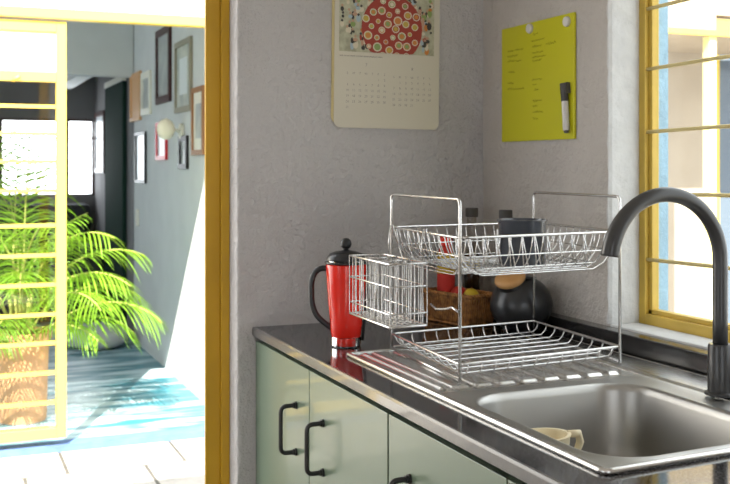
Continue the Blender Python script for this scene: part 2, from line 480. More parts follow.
# ------------------------------------------------------------------ faucet
fc = thing('faucet', 'matt black gooseneck faucet rising behind the sink basin', 'faucet', (1.226, 1.388, .9085))
bm = bmesh.new(); lathe(bm, [(0, 0), (.026, 0), (.026, .004), (.021, .006), (.0205, .082), (.019, .086), (0, .086)], (0, 0, 0), 32)
link('body', bm, faucet_m, fc, smooth=35)
bm = bmesh.new()
R = .113; pts = [(0, 0, .08), (0, 0, .12), (0, 0, .18), (0, 0, .218)]
for k in range(1, 25):
    a = PI*k/24*0.95; pts.append((-R+R*math.cos(a), 0, .228+R*math.sin(a)))
p = pts[-1]; pts.append((p[0]-.0006, 0, p[2]-.004))
tube(bm, pts, [.0125]*(len(pts)-8)+[.0128, .0132, .0136, .014, .0143, .0146, .0148, .0148], 20); link('spout', bm, faucet_m, fc)
bm = bmesh.new(); tube(bm, [(.018, 0, .062), (.045, .0, .064)], .0075, 14); tube(bm, [(.040, 0, .064), (.044, .0, .12)], [.005, .0035], 10)
link('lever', bm, faucet_m, fc)

# ------------------------------------------------------------------ dish rack (parallelogram footprint as it stands, slightly racked)
A0 = Vector((.859, 1.637, .9)); EA = Vector((.376, .043, 0)); EB = Vector((.025, .358, 0))
rack = thing('dish_rack', 'two-tier chrome wire dish rack standing on the drainboard', 'dish rack', tuple(A0))
def R3(a, b, z): return EA*a+EB*b+Vector((0, 0, z))
ZF = .0105
for a in (0, 1):
    bm = bmesh.new()
    ex = .006 if a else -.003
    tube(bm, arc([R3(a, 0, ZF), R3(a, 0, .337), R3(a, 1, .337), R3(a, 1, ZF)], .012, 5), .0030, 10)
    link('hoop', bm, chrome, rack)
def wires(bm, w, r, n=6): tube(bm, w, r, n)
# upper basket
bm = bmesh.new()
ZR, ZB = .268, .196
tube(bm, arc([R3(.0, .0, ZR), R3(1, 0, ZR), R3(1, 1, ZR), R3(0, 1, ZR)], .02, 4, True), .0026, 8, True)
ub = link('upper_basket', bm, chrome, rack)
bm = bmesh.new()
def bow(t, z0=ZR, z1=ZB, ins=.12):
    pass
for i in range(15):
    a = .035+.93*i/14
    pts = []
    for (b, z) in ((0, ZR), (.015, ZR-.02), (.04, ZR-.042), (.09, ZB+.012), (.16, ZB), (.5, ZB-.002), (.84, ZB), (.91, ZB+.012), (.96, ZR-.042), (.985, ZR-.02), (1, ZR)):
        pts.append(R3(a, b, z))
    tube(bm, pts, .0011, 6)
for i in range(13):
    b = .05+.9*i/12
    pts = []
    for (a, z) in ((0, ZR), (.012, ZR-.02), (.035, ZR-.042), (.08, ZB+.012), (.15, ZB), (.85, ZB), (.92, ZB+.012), (.965, ZR-.042), (.988, ZR-.02), (1, ZR)):
        pts.append(R3(a, b, z))
    tube(bm, pts, .0011, 6)
for ins, z in ((.03, ZR-.036), (.10, ZB+.010), (.14, ZB+.003), (.20, ZB)):
    tube(bm, arc([R3(ins, ins, z), R3(1-ins, ins, z), R3(1-ins, 1-ins, z), R3(ins, 1-ins, z)], .02, 4, True), .0014, 6, True)
link('basket_wire', bm, chrome, ub)
for row, lean, aa in ((.20, .05, [.09+.082*i for i in range(11)]), (.74, .05, [.62+.082*i for i in range(4)])):
    bm = bmesh.new()
    tube(bm, [R3(aa[0]-.03, row, ZB), R3(aa[-1]+.03, row, ZB)], .0016, 6)
    for a in aa:
        tube(bm, arc([R3(a-.012, row, ZB), R3(a, row+lean, ZR-.008), R3(a+.004, row+lean, ZR-.008), R3(a+.018, row, ZB)], .006, 4), .0016, 6)
    link('plate_holder', bm, chrome, ub)
# lower tray
bm = bmesh.new(); ZT, ZL = .042, .018
tube(bm, arc([R3(.0, .0, ZT), R3(1, 0, ZT), R3(1, 1, ZT), R3(0, 1, ZT)], .01, 3, True), .0028, 8, True)
lt = link('lower_tray', bm, chrome, rack)
bm = bmesh.new()
for i in range(12):
    a = .05+.9*i/11
    tube(bm, [R3(a, 0, ZT), R3(a, .012, ZT-.012), R3(a, .04, ZL+.002), R3(a, .09, ZL), R3(a, .91, ZL), R3(a, .96, ZL+.002), R3(a, .988, ZT-.012), R3(a, 1, ZT)], .0015, 6)
for i in range(9):
    b = .06+.88*i/8
    tube(bm, [R3(0, b, ZT), R3(.012, b, ZT-.012), R3(.04, b, ZL+.003), R3(.09, b, ZL+.003), R3(.91, b, ZL+.003), R3(.96, b, ZL+.003), R3(.988, b, ZT-.012), R3(1, b, ZT)], .0017, 6)
link('tray_wire', bm, chrome, lt)
bm = bmesh.new()
tube(bm, [R3(0, 0, ZF+.002), R3(0, 1, ZF+.002)], .0026, 8); tube(bm, [R3(1, 0, ZF+.002), R3(1, 1, ZF+.002)], .0026, 8)
tube(bm, [R3(0, 1, ZF+.004), R3(1, 1, ZF+.004)], .0022, 8)
link('foot_rail', bm, chrome, rack)
bm = bmesh.new()
tube(bm, [R3(-.012, -.01, .136), R3(-.012, .07, .141), R3(-.012, .16, .134), R3(-.012, .28, .128), R3(-.012, .36, .134)], .0022, 8)
link('side_hook', bm, chrome, rack)

# cutlery basket hooked on the left of the rack
cb = thing('cutlery_basket', 'small chrome wire cutlery basket hooked on the left side of the dish rack', 'cutlery basket', (.775, 1.757, .995))
EC = Vector((.079, .004, 0)); ED = Vector((.003, .212, 0))
def C3(a, b, z): return EC*a+ED*b+Vector((0, 0, z))
H = .118
bm = bmesh.new()
for z, r in ((H, .0022), (H-.043, .0016), (.024, .0016), (0, .0024)):
    tube(bm, arc([C3(0, 0, z), C3(1, 0, z), C3(1, 1, z), C3(0, 1, z)], .004, 2, True), r, 8, True)
link('rim_wire', bm, chrome, cb)
bm = bmesh.new()
for i in range(12):
    b = i/11
    tube(bm, arc([C3(0, b, H), C3(0, b, 0), C3(1, b, 0), C3(1, b, H)], .004, 2), .0009, 6)
for i in range(1, 6):
    a = i/6
    tube(bm, arc([C3(a, 0, H), C3(a, 0, 0), C3(a, 1, 0), C3(a, 1, H)], .004, 2), .0009, 6)
for b in (.34, .67):
    for i in range(6):
        tube(bm, [C3(i/5, b, 0), C3(i/5, b, H)], .0009, 6)
    tube(bm, [C3(0, b, H), C3(1, b, H)], .0015, 6)
link('mesh_wire', bm, chrome, cb)
for b in (.12, .88):
    bm = bmesh.new()
    tube(bm, [C3(1, b, H), C3(1.0, b, H+.030), C3(1.06, b, H+.062), C3(1.12, b, H+.062), C3(1.14, b, H+.045)], .0016, 6)
    link('hook', bm, chrome, cb)

# dark pot drying in the upper basket
t = thing('enamel_pot', 'dark blue-black enamel pot drying in the upper basket of the dish rack', 'pot', (1.088, 1.804, 1.0975))
bm = bmesh.new(); lathe(bm, [(0, 0), (.043, 0), (.047, .004), (.048, .086), (.051, .089), (.051, .092), (.0475, .092), (.0455, .087), (.044, .008), (0, .006)], (0, 0, 0), 40)
link('body', bm, enamel, t, smooth=45)
bm = bmesh.new(); tube(bm, arc([(.012, .042, .082), (.02, .070, .082), (.02, .070, .03), (.012, .042, .03)], .014, 5), .0045, 10)
link('handle', bm, enamel, t)

# ------------------------------------------------------------------ french press
fp = thing('french_press', 'tall red french press with black lid, knob and handle on the worktop', 'french press', (.829, 2.119, .9003))
bm = bmesh.new()
lathe(bm, [(0, .021), (.0315, .021), (.0335, .026), (.0375, .07), (.0415, .115), (.0445, .160), (.0450, .1795), (.0435, .181), (0, .181)], n=48)
link('red_body', bm, red_m, fp, smooth=40)
bm = bmesh.new(); lathe(bm, [(0, .0), (.031, .0), (.0335, .003), (.0330, .0208), (.0, .0208)], n=48)
link('glass_base', bm, glass, fp, smooth=40)
bm = bmesh.new(); lathe(bm, [(0, .0015), (.0298, .0015), (.0318, .004), (.0315, .0195), (0, .0195)], n=40)
link('base_disc', bm, red_m, fp, smooth=40)
bm = bmesh.new(); lathe(bm, [(.0415, .181), (.0415, .189), (0, .189)], n=48)
link('glass_collar', bm, glass, fp, smooth=40)
bm = bmesh.new(); lathe(bm, [(0, .188), (.0425, .188), (.044, .191), (.0425, .196), (.036, .204), (.022, .209), (.008, .211), (.0055, .213), (.0055, .217), (0, .217)], n=48)
ld = link('lid', bm, black_pl, fp, smooth=50)
bm = bmesh.new(); lathe(bm, [(0, .212), (.006, .214), (.0110, .218), (.0128, .225), (.0112, .2325), (.006, .237), (0, .2385)], n=24)
link('knob', bm, black_pl, ld)
d = Vector((-.92, .39, 0)).normalized()
bm = bmesh.new()
hp = [d*.038+Vector((0, 0, .170)), d*.055+Vector((0, 0, .172)), d*.070+Vector((0, 0, .162)), d*.077+Vector((0, 0, .140)), d*.076+Vector((0, 0, .095)), d*.067+Vector((0, 0, .068)), d*.048+Vector((0, 0, .050)), d*.030+Vector((0, 0, .038))]
hp2 = arc([tuple(v) for v in hp], .012, 3)
tube(bm, hp2, .0065, 12)
link('handle', bm, black_pl, fp)
bm = bmesh.new()
g = -d
for s in (1,):
    pts = [g*.0455+Vector((0, 0, .186)), g*.0475+Vector((0, 0, .165)), g*.0455+Vector((0, 0, .12)), g*.042+Vector((0, 0, .07)), g*.038+Vector((0, 0, .03)), g*.036+Vector((0, 0, .012))]
    tube(bm, pts, .0035, 8)
tube(bm, [Vector((.0450*math.cos(k*PI/20), .0450*math.sin(k*PI/20), .184)) for k in range(40)], .003, 6, True)
link('black_bracket', bm, black_pl, fp)

# ------------------------------------------------------------------ jar with wooden stopper
t = thing('clay_jar', 'round black jar with a tilted pale wooden stopper behind the dish rack', 'jar', (1.275, 2.118, .9003))
bm = bmesh.new()
pr = []
for k in range(0, 21):
    a = -PI/2+PI*k/20*.86
    pr.append((max(0, .0735*math.cos(a)) if k else 0, .069+.069*math.sin(a)))
pr = [(r, z) for r, z in pr]
lathe(bm, pr+[(.036, .133), (.034, .136), (0, .136)], n=48)
link('body', bm, jar_m, t, smooth=60)
L = Vector((-.45, -.22, .88)).normalized()
Q = L.to_track_quat('Z', 'Y').to_matrix().to_4x4()
Mq = Matrix.Translation(Vector((-.030, -.012, .113))) @ Q
bm = bmesh.new(); lathe(bm, [(.030, -.02), (.033, 0), (.034, .012), (.034, .017), (0, .017)], n=40, M=Mq); link('neck', bm, jar_m, t, smooth=50)
bm = bmesh.new(); lathe(bm, [(0, .012), (.030, .012), (.0355, .018), (.0375, .023), (.036, .029), (.030, .032), (0, .033)], n=40, M=Mq); link('stopper', bm, wood, t, smooth=50)

# ------------------------------------------------------------------ bottles
def bottle(loc, r, h, neck, label, bmat, capm, lab=None, labz=(.3, .6), name='bottle', fill=0, fm=None):
    t = thing(name, label, 'bottle', loc)
    bm = bmesh.new(); sh = h*neck
    lathe(bm, [(0, 0), (r*.92, 0), (r, .005), (r, sh-.03), (r*.9, sh-.015), (r*.5, sh+.008), (.0125, sh+.02), (.0125, h-.02), (0, h-.02)], n=32)
    link('glass_body', bm, bmat, t, smooth=50)
    if fill:
        bm = bmesh.new(); lathe(bm, [(0, .004), (r-.002, .004), (r-.002, sh*fill), (0, sh*fill)], n=28); link('contents', bm, fm, t, smooth=40)
    bm = bmesh.new(); lathe(bm, [(0, h-.024), (.0165, h-.024), (.0170, h-.02), (.0170, h-.002), (.0155, h), (0, h)], n=28); link('cap', bm, capm, t, smooth=40)
    if lab:
        bm = bmesh.new(); lathe(bm, [(r+.0006, h*labz[0]), (r+.0006, h*labz[1])], n=32); link('paper_label', bm, lab, t)
    return t
bottle((1.297, 2.405, .9003), .022, .287, .60, 'brown sauce bottle with black cap standing in the corner behind the fruit basket', bottle_glass, dark_pl, lab_y, (.42, .55), fill=.96, fm=amber)
bottle((1.302, 2.237, .9003), .0175, .288, .66, 'dark green bottle with black cap, mostly hidden behind the enamel pot', bottle_glass, dark_pl, fill=.9, fm=oil_green)
# ------------------------------------------------------------------ wicker basket
WB = (1.200, 2.235, .9003)
fb = thing('fruit_basket', 'brown wicker fruit basket in the corner behind the dish rack', 'basket', WB, math.radians(14))
def wick_basket():
    W, Lh, Hh = .075, .165, .082
    bm = bmesh.new()
    nv = 0
    def per(f, top):
        fl = .010*top
        P = [(-fl, -fl), (W+fl, -fl), (W+fl, Lh+fl), (-fl, Lh+fl)]
        seg = [W, Lh, W, Lh]; tot = sum(seg); s = f*tot
        for k in range(4):
            if s <= seg[k]+1e-9:
                u = s/seg[k]; a = P[k]; b = P[(k+1) % 4]; return (a[0]+(b[0]-a[0])*u, a[1]+(b[1]-a[1])*u)
            s -= seg[k]
        return P[0]
    for i in range(76):
        f = (i+.5)/76; pts = []
        for j in range(7):
            tt = j/6; x, y = per((f+.003*math.sin(j*2.1+i)) % 1, tt)
            pts.append((x, y, .003+tt*(Hh-.008)))
        tube(bm, pts, .0030, 6)
    return bm, per, W, Lh, Hh
bm, per, W_, L_, H_ = wick_basket()
link('woven_side', bm, wick, fb)
bm = bmesh.new()
for ph in (0, PI/1.0):
    pts = []
    for k in range(140):
        x, y = per(k/140, 1); a = k*2*PI/5+ph
        pts.append((x+.003*math.cos(a), y+.003*math.cos(a), H_-.006+.0035*math.sin(a)))
    tube(bm, pts, .0036, 6, True)
pts = [(*per(k/60, 0), .004) for k in range(60)]
tube(bm, pts, .004, 6, True)
link('rim_braid', bm, wick, fb)
mkbox('base', (.002, W_-.002, .002, L_-.002, .002, .007), wick, fb)
def fruit(loc, r, m, label, cat='fruit', sq=1.0):
    o = thing('fruit', label, cat, loc)
    bm = bmesh.new()
    pr = [(0, -r*sq)]
    for k in range(1, 16):
        a = -PI/2+PI*k/16; pr.append((r*math.cos(a), r*sq*math.sin(a)))
    pr.append((0, r*sq*.94)); lathe(bm, pr, n=28); link('skin', bm, m, o)
    bm = bmesh.new(); tube(bm, [(0, 0, r*sq*.92), (.002, 0, r*sq*1.12)], .0018, 6); link('stem', bm, wick, o)
    return o
cr, sr = math.cos(math.radians(14)), math.sin(math.radians(14))
def wl(x, y, z): return (WB[0]+x*cr-y*sr, WB[1]+x*sr+y*cr, z)
G = 'fruits in the wicker basket'
fruit(wl(.030, .028, .970), .021, fr_y, 'yellow lemon in front of the olive one in the wicker basket', 'fruit', 1.1)
fruit(wl(.0605, .050, .968), .014, fr_g, 'small olive green fruit beside the jar in the wicker basket', 'fruit')
fruit(wl(.034, .078, .972), .022, fr_r, 'red fruit near the middle of the wicker basket', 'fruit')
# sauce bottle with red and yellow label, on the worktop left of the basket corner
t = bottle(wl(.0375, .132, .908), .023, .208, .88, 'red bottle with yellow label standing in the back end of the wicker basket', lab_r, red_m, lab_y, (.55, .80))

# ------------------------------------------------------------------ text helper
def glyphs(bm, s, x, z, size, mapf, mi=0, align='LEFT'):
    cu = bpy.data.curves.new('txt', 'FONT'); cu.body = s; cu.size = size; cu.align_x = align; cu.resolution_u = 2
    o = bpy.data.objects.new('txt', cu); COL.objects.link(o)
    dg = bpy.context.evaluated_depsgraph_get()
    me = bpy.data.meshes.new_from_object(o.evaluated_get(dg))
    b2 = bmesh.new(); b2.from_mesh(me)
    vm = {}
    for v in b2.verts: vm[v.index] = bm.verts.new(mapf(x+v.co.x, z+v.co.y))
    for f in b2.faces:
        try: nf = bm.faces.new([vm[v.index] for v in f.verts]); nf.material_index = mi
        except ValueError: pass
    b2.free(); bpy.data.objects.remove(o); bpy.data.curves.remove(cu); bpy.data.meshes.remove(me)

# ------------------------------------------------------------------ calendar
CX0, CX1, CZ0, CZ1 = .925, 1.222, 1.396, 1.845
cal = thing('wall_calendar', 'cream paper wall calendar with a printed dining table picture and two month grids', 'calendar', (CX0, YC-.001, CZ0), math.radians(0))
cal.rotation_euler = (0, math.radians(0.6), 0)
Wc, Hc = CX1-CX0, CZ1-CZ0
def sheet(bm, x0, x1, z0, z1, y0, y1, r, n=6):
    pts = []
    for cx, cz, a0, rr_ in ((x1-r, z1-.001, 0, .001), (x0+r, z1-.001, 90, .001), (x0+r, z0+r, 180, r), (x1-r, z0+r, 270, r)):
        for k in range(n+1):
            a = math.radians(a0+90*k/n); cxx = cx if rr_ == r else (x1-.001 if cx > (x0+x1)/2 else x0+.001)
            pts.append((cxx+rr_*math.cos(a), cz+rr_*math.sin(a)))
    f1 = [bm.verts.new((x, y0, z)) for x, z in pts]; f2 = [bm.verts.new((x, y1, z)) for x, z in pts]
    bm.faces.new(f1); bm.faces.new(f2[::-1])
    for k in range(len(pts)): bm.faces.new((f1[k], f2[k], f2[(k+1) % len(pts)], f1[(k+1) % len(pts)]))
bm = bmesh.new(); sheet(bm, -.006, Wc-.004, .010, Hc, -.0035, 0, .018); link('back_sheets', bm, paper_y, cal)
bm = bmesh.new(); sheet(bm, 0, Wc, 0, Hc, -.006, -.0038, .018); pg = link('front_page', bm, paper, cal)
pm = [mat('print_sage', (.38, .37, .26), .75, vary=.2, vscale=60), mat('print_red', (.30, .045, .03), .75), mat('print_plate', (.58, .52, .38), .75), mat('print_ochre', (.45, .32, .06), .75),
      mat('print_green', (.22, .30, .10), .75), mat('print_dark', (.05, .045, .04), .75), mat('print_blue', (.33, .42, .46), .75), mat('print_orange', (.5, .19, .05), .75), mat('print_skin', (.45, .27, .18), .75)]
bm = bmesh.new()
px0, px1, pz0, pz1 = .012, Wc-.016, .195, Hc-.035
layer = [0]
def disc(x, z, rx, rz, mi, n=14, yb=None):
    layer[0] += 1
    y = -.0064-.000008*layer[0]
    vs = []
    for k in range(n):
        a = -2*PI*k/n
        vs.append(bm.verts.new((min(px1, max(px0, x+rx*math.cos(a))), y, min(pz1, max(pz0, z+rz*math.sin(a))))))
    f = bm.faces.new(vs[::-1]); f.material_index = mi
f = bm.faces.new([bm.verts.new(p) for p in ((px0, -.0063, pz0), (px1, -.0063, pz0), (px1, -.0063, pz1), (px0, -.0063, pz1))])
f.material_index = 0
rg = random.Random(9)
pcx, pcz = (px0+px1)/2+.012, (pz0+pz1)/2-.045
for k in range(320):
    a = rg.uniform(0, 2*PI); q = rg.uniform(.92, 2.3)
    x = pcx+.078*q*math.cos(a); z = pcz+.080*q*math.sin(a)
    if not (px0+.006 < x < px1-.006 and pz0+.006 < z < pz1-.008): continue
    disc(x, z, rg.uniform(.003, .008), rg.uniform(.004, .011), rg.choice((5, 2, 0, 4, 5, 2, 8, 1, 7, 6, 0)))
    disc(x, z+.009, .0032, .0035, rg.choice((8, 5)))
disc(pcx, pcz, .086, .088, 1, 40)
for k in range(34):
    a = k*2.399; q = math.sqrt((k+.5)/34)*1.05
    x = pcx+.078*q*math.cos(a); z = pcz+.080*q*math.sin(a); r = rg.uniform(.006, .0125)
    disc(x, z, r, r*.95, 2); disc(x, z, r*.75, r*.7, rg.choice((3, 4, 1, 7))); disc(x, z, r*.55, r*.52, rg.choice((2, 3, 4, 7, 3)))
link('printed_picture', bm, pm, pg)
bm = bmesh.new()
mp = lambda x, z: Vector((x, -.0062, z))
def gridmonth(x0, ztop, head, first, days):
    glyphs(bm, head, x0+.052, ztop+.022, .011, mp, 0, 'CENTER')
    cw = .0172; rh = .0145
    for i, c in enumerate('SMTWTFS'): glyphs(bm, c, x0+cw*i, ztop, .0085, mp, 0, 'CENTER')
    for d_ in range(1, days+1):
        k = first+d_-1; glyphs(bm, str(d_), x0+cw*(k % 7), ztop-rh*(1+k//7), .0085, mp, 0, 'CENTER')
gridmonth(.036, .137, '7', 5, 31); gridmonth(.166, .132, '8', 1, 31)
for i, wd in enumerate((.010, .014, .012, .018, .013, .022, .012)):
    x = .014+sum((.010, .014, .012, .018, .013, .022, .012)[:i])+.003*i
    pts = [(x+wd*k/8, -.0064, .184+.0014*math.sin(k*2.3+i)) for k in range(9)]
    tube(bm, pts, .0006, 4)
link('printed_dates', bm, ink, pg)

# ------------------------------------------------------------------ lime memo board on the window wall
BY_0, BY_1, BZ0, BZ1 = 2.014, 2.345, 1.360, 1.653
bd = thing('memo_board', 'lime yellow acrylic memo board with faint handwriting on the window wall', 'memo board', (XW-.001, BY_0, BZ0))
bm = bmesh.new(); box(bm, -.006, 0, 0, BY_1-BY_0, 0, BZ1-BZ0); link('panel', bm, board_m, bd, bevel=.001)
mpb = lambda y, z: Vector((-.0064, y, z))
rs = random.Random(5)
def scribble(y, z, w, s=.0036):
    bm = bmesh.new(); pts = []; n = int(w/.0028)
    for k in range(n+1):
        pts.append((-.0062, y-w*k/n, z+s*math.sin(k*1.9+rs.uniform(-.8, .8))*rs.uniform(.3, 1)))
    tube(bm, pts, .00055, 4)
    link('handwritten_line', bm, ink2, bd)
Wb = BY_1-BY_0
for z, y, w in ((.232, .300, .028), (.232, .265, .040), (.218, .302, .050), (.206, .300, .034), (.204, .262, .030), (.178, .296, .030), (.150, .300, .028), (.136, .300, .020), (.133, .275, .055),
                (.262, .176, .020), (.246, .185, .060), (.232, .180, .040), (.232, .120, .045), (.216, .182, .050), (.205, .180, .060), (.196, .180, .040),
                (.150, .180, .045), (.138, .180, .018), (.125, .170, .020), (.098, .178, .040), (.085, .180, .022), (.070, .178, .045), (.055, .178, .022)):
    scribble(y, z, w)
def magnet(y, z, label):
    t_ = bmesh.new(); lathe(t_, [(0, 0), (.012, 0), (.0125, .003), (.011, .007), (.004, .0085), (0, .0085)], n=24)
    t_.transform(Matrix.Translation((XW-.0072, y, z)) @ Matrix.Rotation(-PI/2, 4, 'Y'))
    tag(link('round_magnet', t_, white_pl, smooth=50), label, 'magnet', 'magnets on the memo board')
magnet(2.203, 1.638, 'round white magnet at the top middle edge of the lime memo board')
magnet(2.040, 1.634, 'round white magnet at the top right corner of the lime memo board')
mk = thing('whiteboard_marker', 'white marker pen with dark grey cap held upright on the lime memo board', 'marker', (XW-.0165, 2.031, 1.374), 0)
mk.rotation_euler = (math.radians(-5), 0, 0)
bm = bmesh.new(); lathe(bm, [(0, .006), (.0072, .006), (.0078, .009), (.0078, .078), (0, .078)], n=20); link('barrel', bm, white_pl, mk, smooth=40)
bm = bmesh.new(); lathe(bm, [(0, 0), (.0055, 0), (.0062, .006), (0, .006)], n=20); link('end_plug', bm, dark_pl, mk, smooth=40)
bm = bmesh.new(); lathe(bm, [(0, .074), (.0088, .074), (.0088, .100), (.0098, .102), (.0098, .116), (0, .118)], n=20); box(bm, -.003, .009, -.012, .012, .092, .117); link('cap', bm, dark_pl, mk, smooth=40)

# ------------------------------------------------------------------ courtyard
YF = 4.87
bm = bmesh.new(); box(bm, -4, 9, 2.54, YF, -.12, 0); box(bm, 1.52, 9, -4, 2.54, -.12, 0); box(bm, -6, -2.7, -4, 4.87, -.12, 0); box(bm, -2.7, 1.52, -5, -2.3, -.12, 0)
struct(link('patio_paving', bm, pave))
# facade of the second building
FT = 2.75
bm = bmesh.new()
box(bm, -4, -.65, YF, YF+.14, 0, FT); box(bm, -.65, 1.33, YF, YF+.14, 2.0, FT); box(bm, 1.33, 2.9, YF, YF+.14, 0, FT)
struct(link('wall_facade', bm, white_wall))
bm = bmesh.new(); box(bm, 2.9, 4.27, YF, YF+.14, 0, 2.45); box(bm, 5.5, 9, YF, YF+.14, 0, 2.45); box(bm, 4.27, 5.5, YF, YF+.14, 2.2, 2.45)
struct(link('wall_far_facade', bm, beige))
bm = bmesh.new(); box(bm, 2.9, 9, 4.20, YF, 1.965, 1.995)
struct(link('eave_slab', bm, beige))
bm = bmesh.new(); box(bm, 2.9, 9, 4.18, 4.20, 1.965, 1.995)
struct(link('trim_2', bm, yellow))
pf = thing('glazed_door', 'yellow framed glass door in the far building seen through the window bars', 'door', (4.885, YF+.06, 0))
bm = bmesh.new(); box(bm, -.61, -.57, -.04, .04, 0, 2.18); box(bm, .57, .61, -.04, .04, 0, 2.18); box(bm, -.57, .57, -.04, .04, 2.1, 2.18); box(bm, -.57, .57, -.04, .04, 0, .08)
link('frame', bm, yellow, pf)
bm = bmesh.new(); box(bm, -.57, .57, -.01, .01, .08, 2.1); link('pane', bm, wall_glass, pf)
bm = bmesh.new(); box(bm, 3.640, 3.685, 4.20, 4.25, 0, 1.97)
tag(link('porch_post', bm, post_m), 'sunlit pale yellow post holding the eave beyond the window', 'post')

# yellow sliding screen and lintel of the second building
bm = bmesh.new(); box(bm, -.65, 1.33, YF-.04, YF+.03, 1.965, 2.012)
struct(link('trim_3', bm, yellow, bevel=.003))
bm = bmesh.new(); box(bm, -.65, 1.33, YF-.02, YF+.09, -.1, .028)
struct(link('door_step', bm, blue_edge))
sc = thing('barred_screen', 'yellow steel barred glass screen beside the open doorway', 'screen door', (-.05, YF, .03))
Ms = Matrix.Translation((.05, -YF, -.03))
bm = bmesh.new()
box(bm, .488, .532, YF-.02, YF+.02, .065, 1.955, M=Ms); box(bm, -.64, -.596, YF-.02, YF+.02, .065, 1.955, M=Ms)
box(bm, -.596, .488, YF-.02, YF+.02, 1.905, 1.955, M=Ms); box(bm, -.596, .488, YF-.02, YF+.02, 1.68, 1.725, M=Ms); box(bm, -.596, .488, YF-.02, YF+.02, .065, .112, M=Ms)
link('frame', bm, yellow, sc, bevel=.002)
for z in (.226, .361, .496, .626, .761, .895, 1.03, 1.187, 1.32, 1.445, 1.569):
    bm = bmesh.new(); box(bm, -.60, .49, YF-.008, YF+.004, z-.008, z+.008, M=Ms); link('bar', bm, yellow, sc)
bm = bmesh.new(); box(bm, -.597, .489, YF-.012, YF-.002, 1.724, 1.906, M=Ms); link('upper_panel', bm, cream, sc)
bm = bmesh.new(); box(bm, -.596, .488, YF+.008, YF+.012, .11, 1.682, M=Ms); link('pane', bm, pane_glass, sc)
bm = bmesh.new(); tube(bm, [Ms @ Vector(p) for p in ((.30, YF-.03, 1.68), (.33, YF-.045, 1.70))], .009, 10); link('latch', bm, yellow, sc)

# inner room
XI = 1.32; YX = 7.657; YB = 9.70
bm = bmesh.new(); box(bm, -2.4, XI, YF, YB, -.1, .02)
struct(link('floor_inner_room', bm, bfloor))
bm = bmesh.new(); box(bm, XI, XI+.12, YF+.14, YB, 0, 2.72)
struct(link('wall_inner_right', bm, room_grey))
bm = bmesh.new(); box(bm, XI-.006, XI, YX, 9.0, .02, 2.6); box(bm, XI-.006, XI, 9.0, YB, .02, 2.6)
struct(link('wall_inner_passage', bm, room_dark))
bm = bmesh.new(); box(bm, -2.4, XI-.001, YX, YX+.14, 1.962, 2.72)
struct(link('wall_inner_lintel', bm, room_grey))
bm = bmesh.new(); box(bm, -2.4, .49, YB, YB+.12, 0, 2.72); box(bm, .49, XI, YB, YB+.12, 0, 1.028); box(bm, .49, XI, YB, YB+.12, 1.728, 2.72)
struct(link('wall_inner_back', bm, room_dark))
bm = bmesh.new(); box(bm, -2.52, -2.4, YF+.14, 5.3, 0, 2.72); box(bm, -2.52, -2.4, 7.4, YB, 0, 2.72); box(bm, -2.52, -2.4, 5.3, 7.4, 0, .5); box(bm, -2.52, -2.4, 5.3, 7.4, 2.4, 2.72)  # unseen opening in this wall added to brighten the inner room
struct(link('wall_inner_left', bm, room_grey))
bm = bmesh.new(); box(bm, -2.52, XI+.12, YF+.10, YB+.12, 2.72, 2.80)
struct(link('ceiling_inner_room', bm, ceil_m))
bm = bmesh.new(); box(bm, .98, 1.10, YX+.15, YB, 2.0, 2.14)
struct(link('trim_4', bm, white_wall))
wn = thing('window_2', 'bright window in the back wall of the inner room', 'window', (.9, YB, 1.03)); struct(wn)
bm = bmesh.new()
for x in (.49, 1.062, 1.29): box(bm, x-.9, x-.9+.024, -.01, .05, 0, .70)
box(bm, -.41, .414, -.01, .05, 0, .02); box(bm, -.41, .414, -.01, .05, .68, .70); box(bm, -.41, .414, 0, .03, .52, .535)
link('frame', bm, fr_dark, wn)
bm = bmesh.new(); box(bm, -.41, .414, .055, .06, 0, .70); link('pane', bm, far_day, wn)
# dark green door leaf
dr = thing('door_2', 'dark green door on the right wall of the inner room', 'door', (XI-.012, 8.36, .02)); struct(dr)
bm = bmesh.new(); box(bm, -.03, 0, -.44, .455, 0, 1.93); link('leaf', bm, door_green, dr)
bm = bmesh.new(); box(bm, -.036, 0, -.44, .455, 1.93, 1.975); link('head_trim', bm, fr_white, dr)

# framed pictures
def picture(ya, yb, z0, z1, fm, am, w, label, mount=None, dep=.018):
    y0, y1 = min(ya, yb), max(ya, yb)
    t = thing('framed_picture', label, 'picture', (XI-.001 if y0 < YX else XI-.007, (y0+y1)/2, (z0+z1)/2), 0, None)
    hy, h = (y1-y0)/2, (z1-z0)/2
    bm = bmesh.new()
    box(bm, -dep, 0, -hy, -hy+w, -h, h); box(bm, -dep, 0, hy-w, hy, -h, h); box(bm, -dep, 0, -hy+w, hy-w, -h, -h+w); box(bm, -dep, 0, -hy+w, hy-w, h-w, h)
    link('frame', bm, fm, t)
    bm = bmesh.new(); box(bm, -dep*.4, -.001, -hy+w*.9, hy-w*.9, -h+w*.9, h-w*.9); link('print', bm, am, t)
    if mount:
        bm = bmesh.new(); my, mz = (hy-w)*.55, (h-w)*.6
        box(bm, -dep*.4-.002, -dep*.4, -my, my, -mz, mz); link('image', bm, mount, t)
picture(6.754, 6.313, 1.701, 2.177, fr_dark, art_g, .045, 'large dark brown framed picture, highest on the inner room wall')
picture(6.169, 5.744, 1.616, 2.035, fr_tan, art_t, .032, 'grey-tan wood framed drawing right of the large dark framed picture', art_w)
picture(5.719, 5.440, 1.361, 1.735, fr_brn, fr_white, .028, 'walnut framed picture beside the yellow kitchen doorway frame', art_g)
picture(7.742, 7.332, 1.628, 1.976, fr_orange, fr_orange, .03, 'flat orange-brown panel picture left of the small white framed one')
picture(7.293, 6.96, 1.653, 1.949, fr_white, art_g, .045, 'small white framed picture between orange panel and large dark frame')
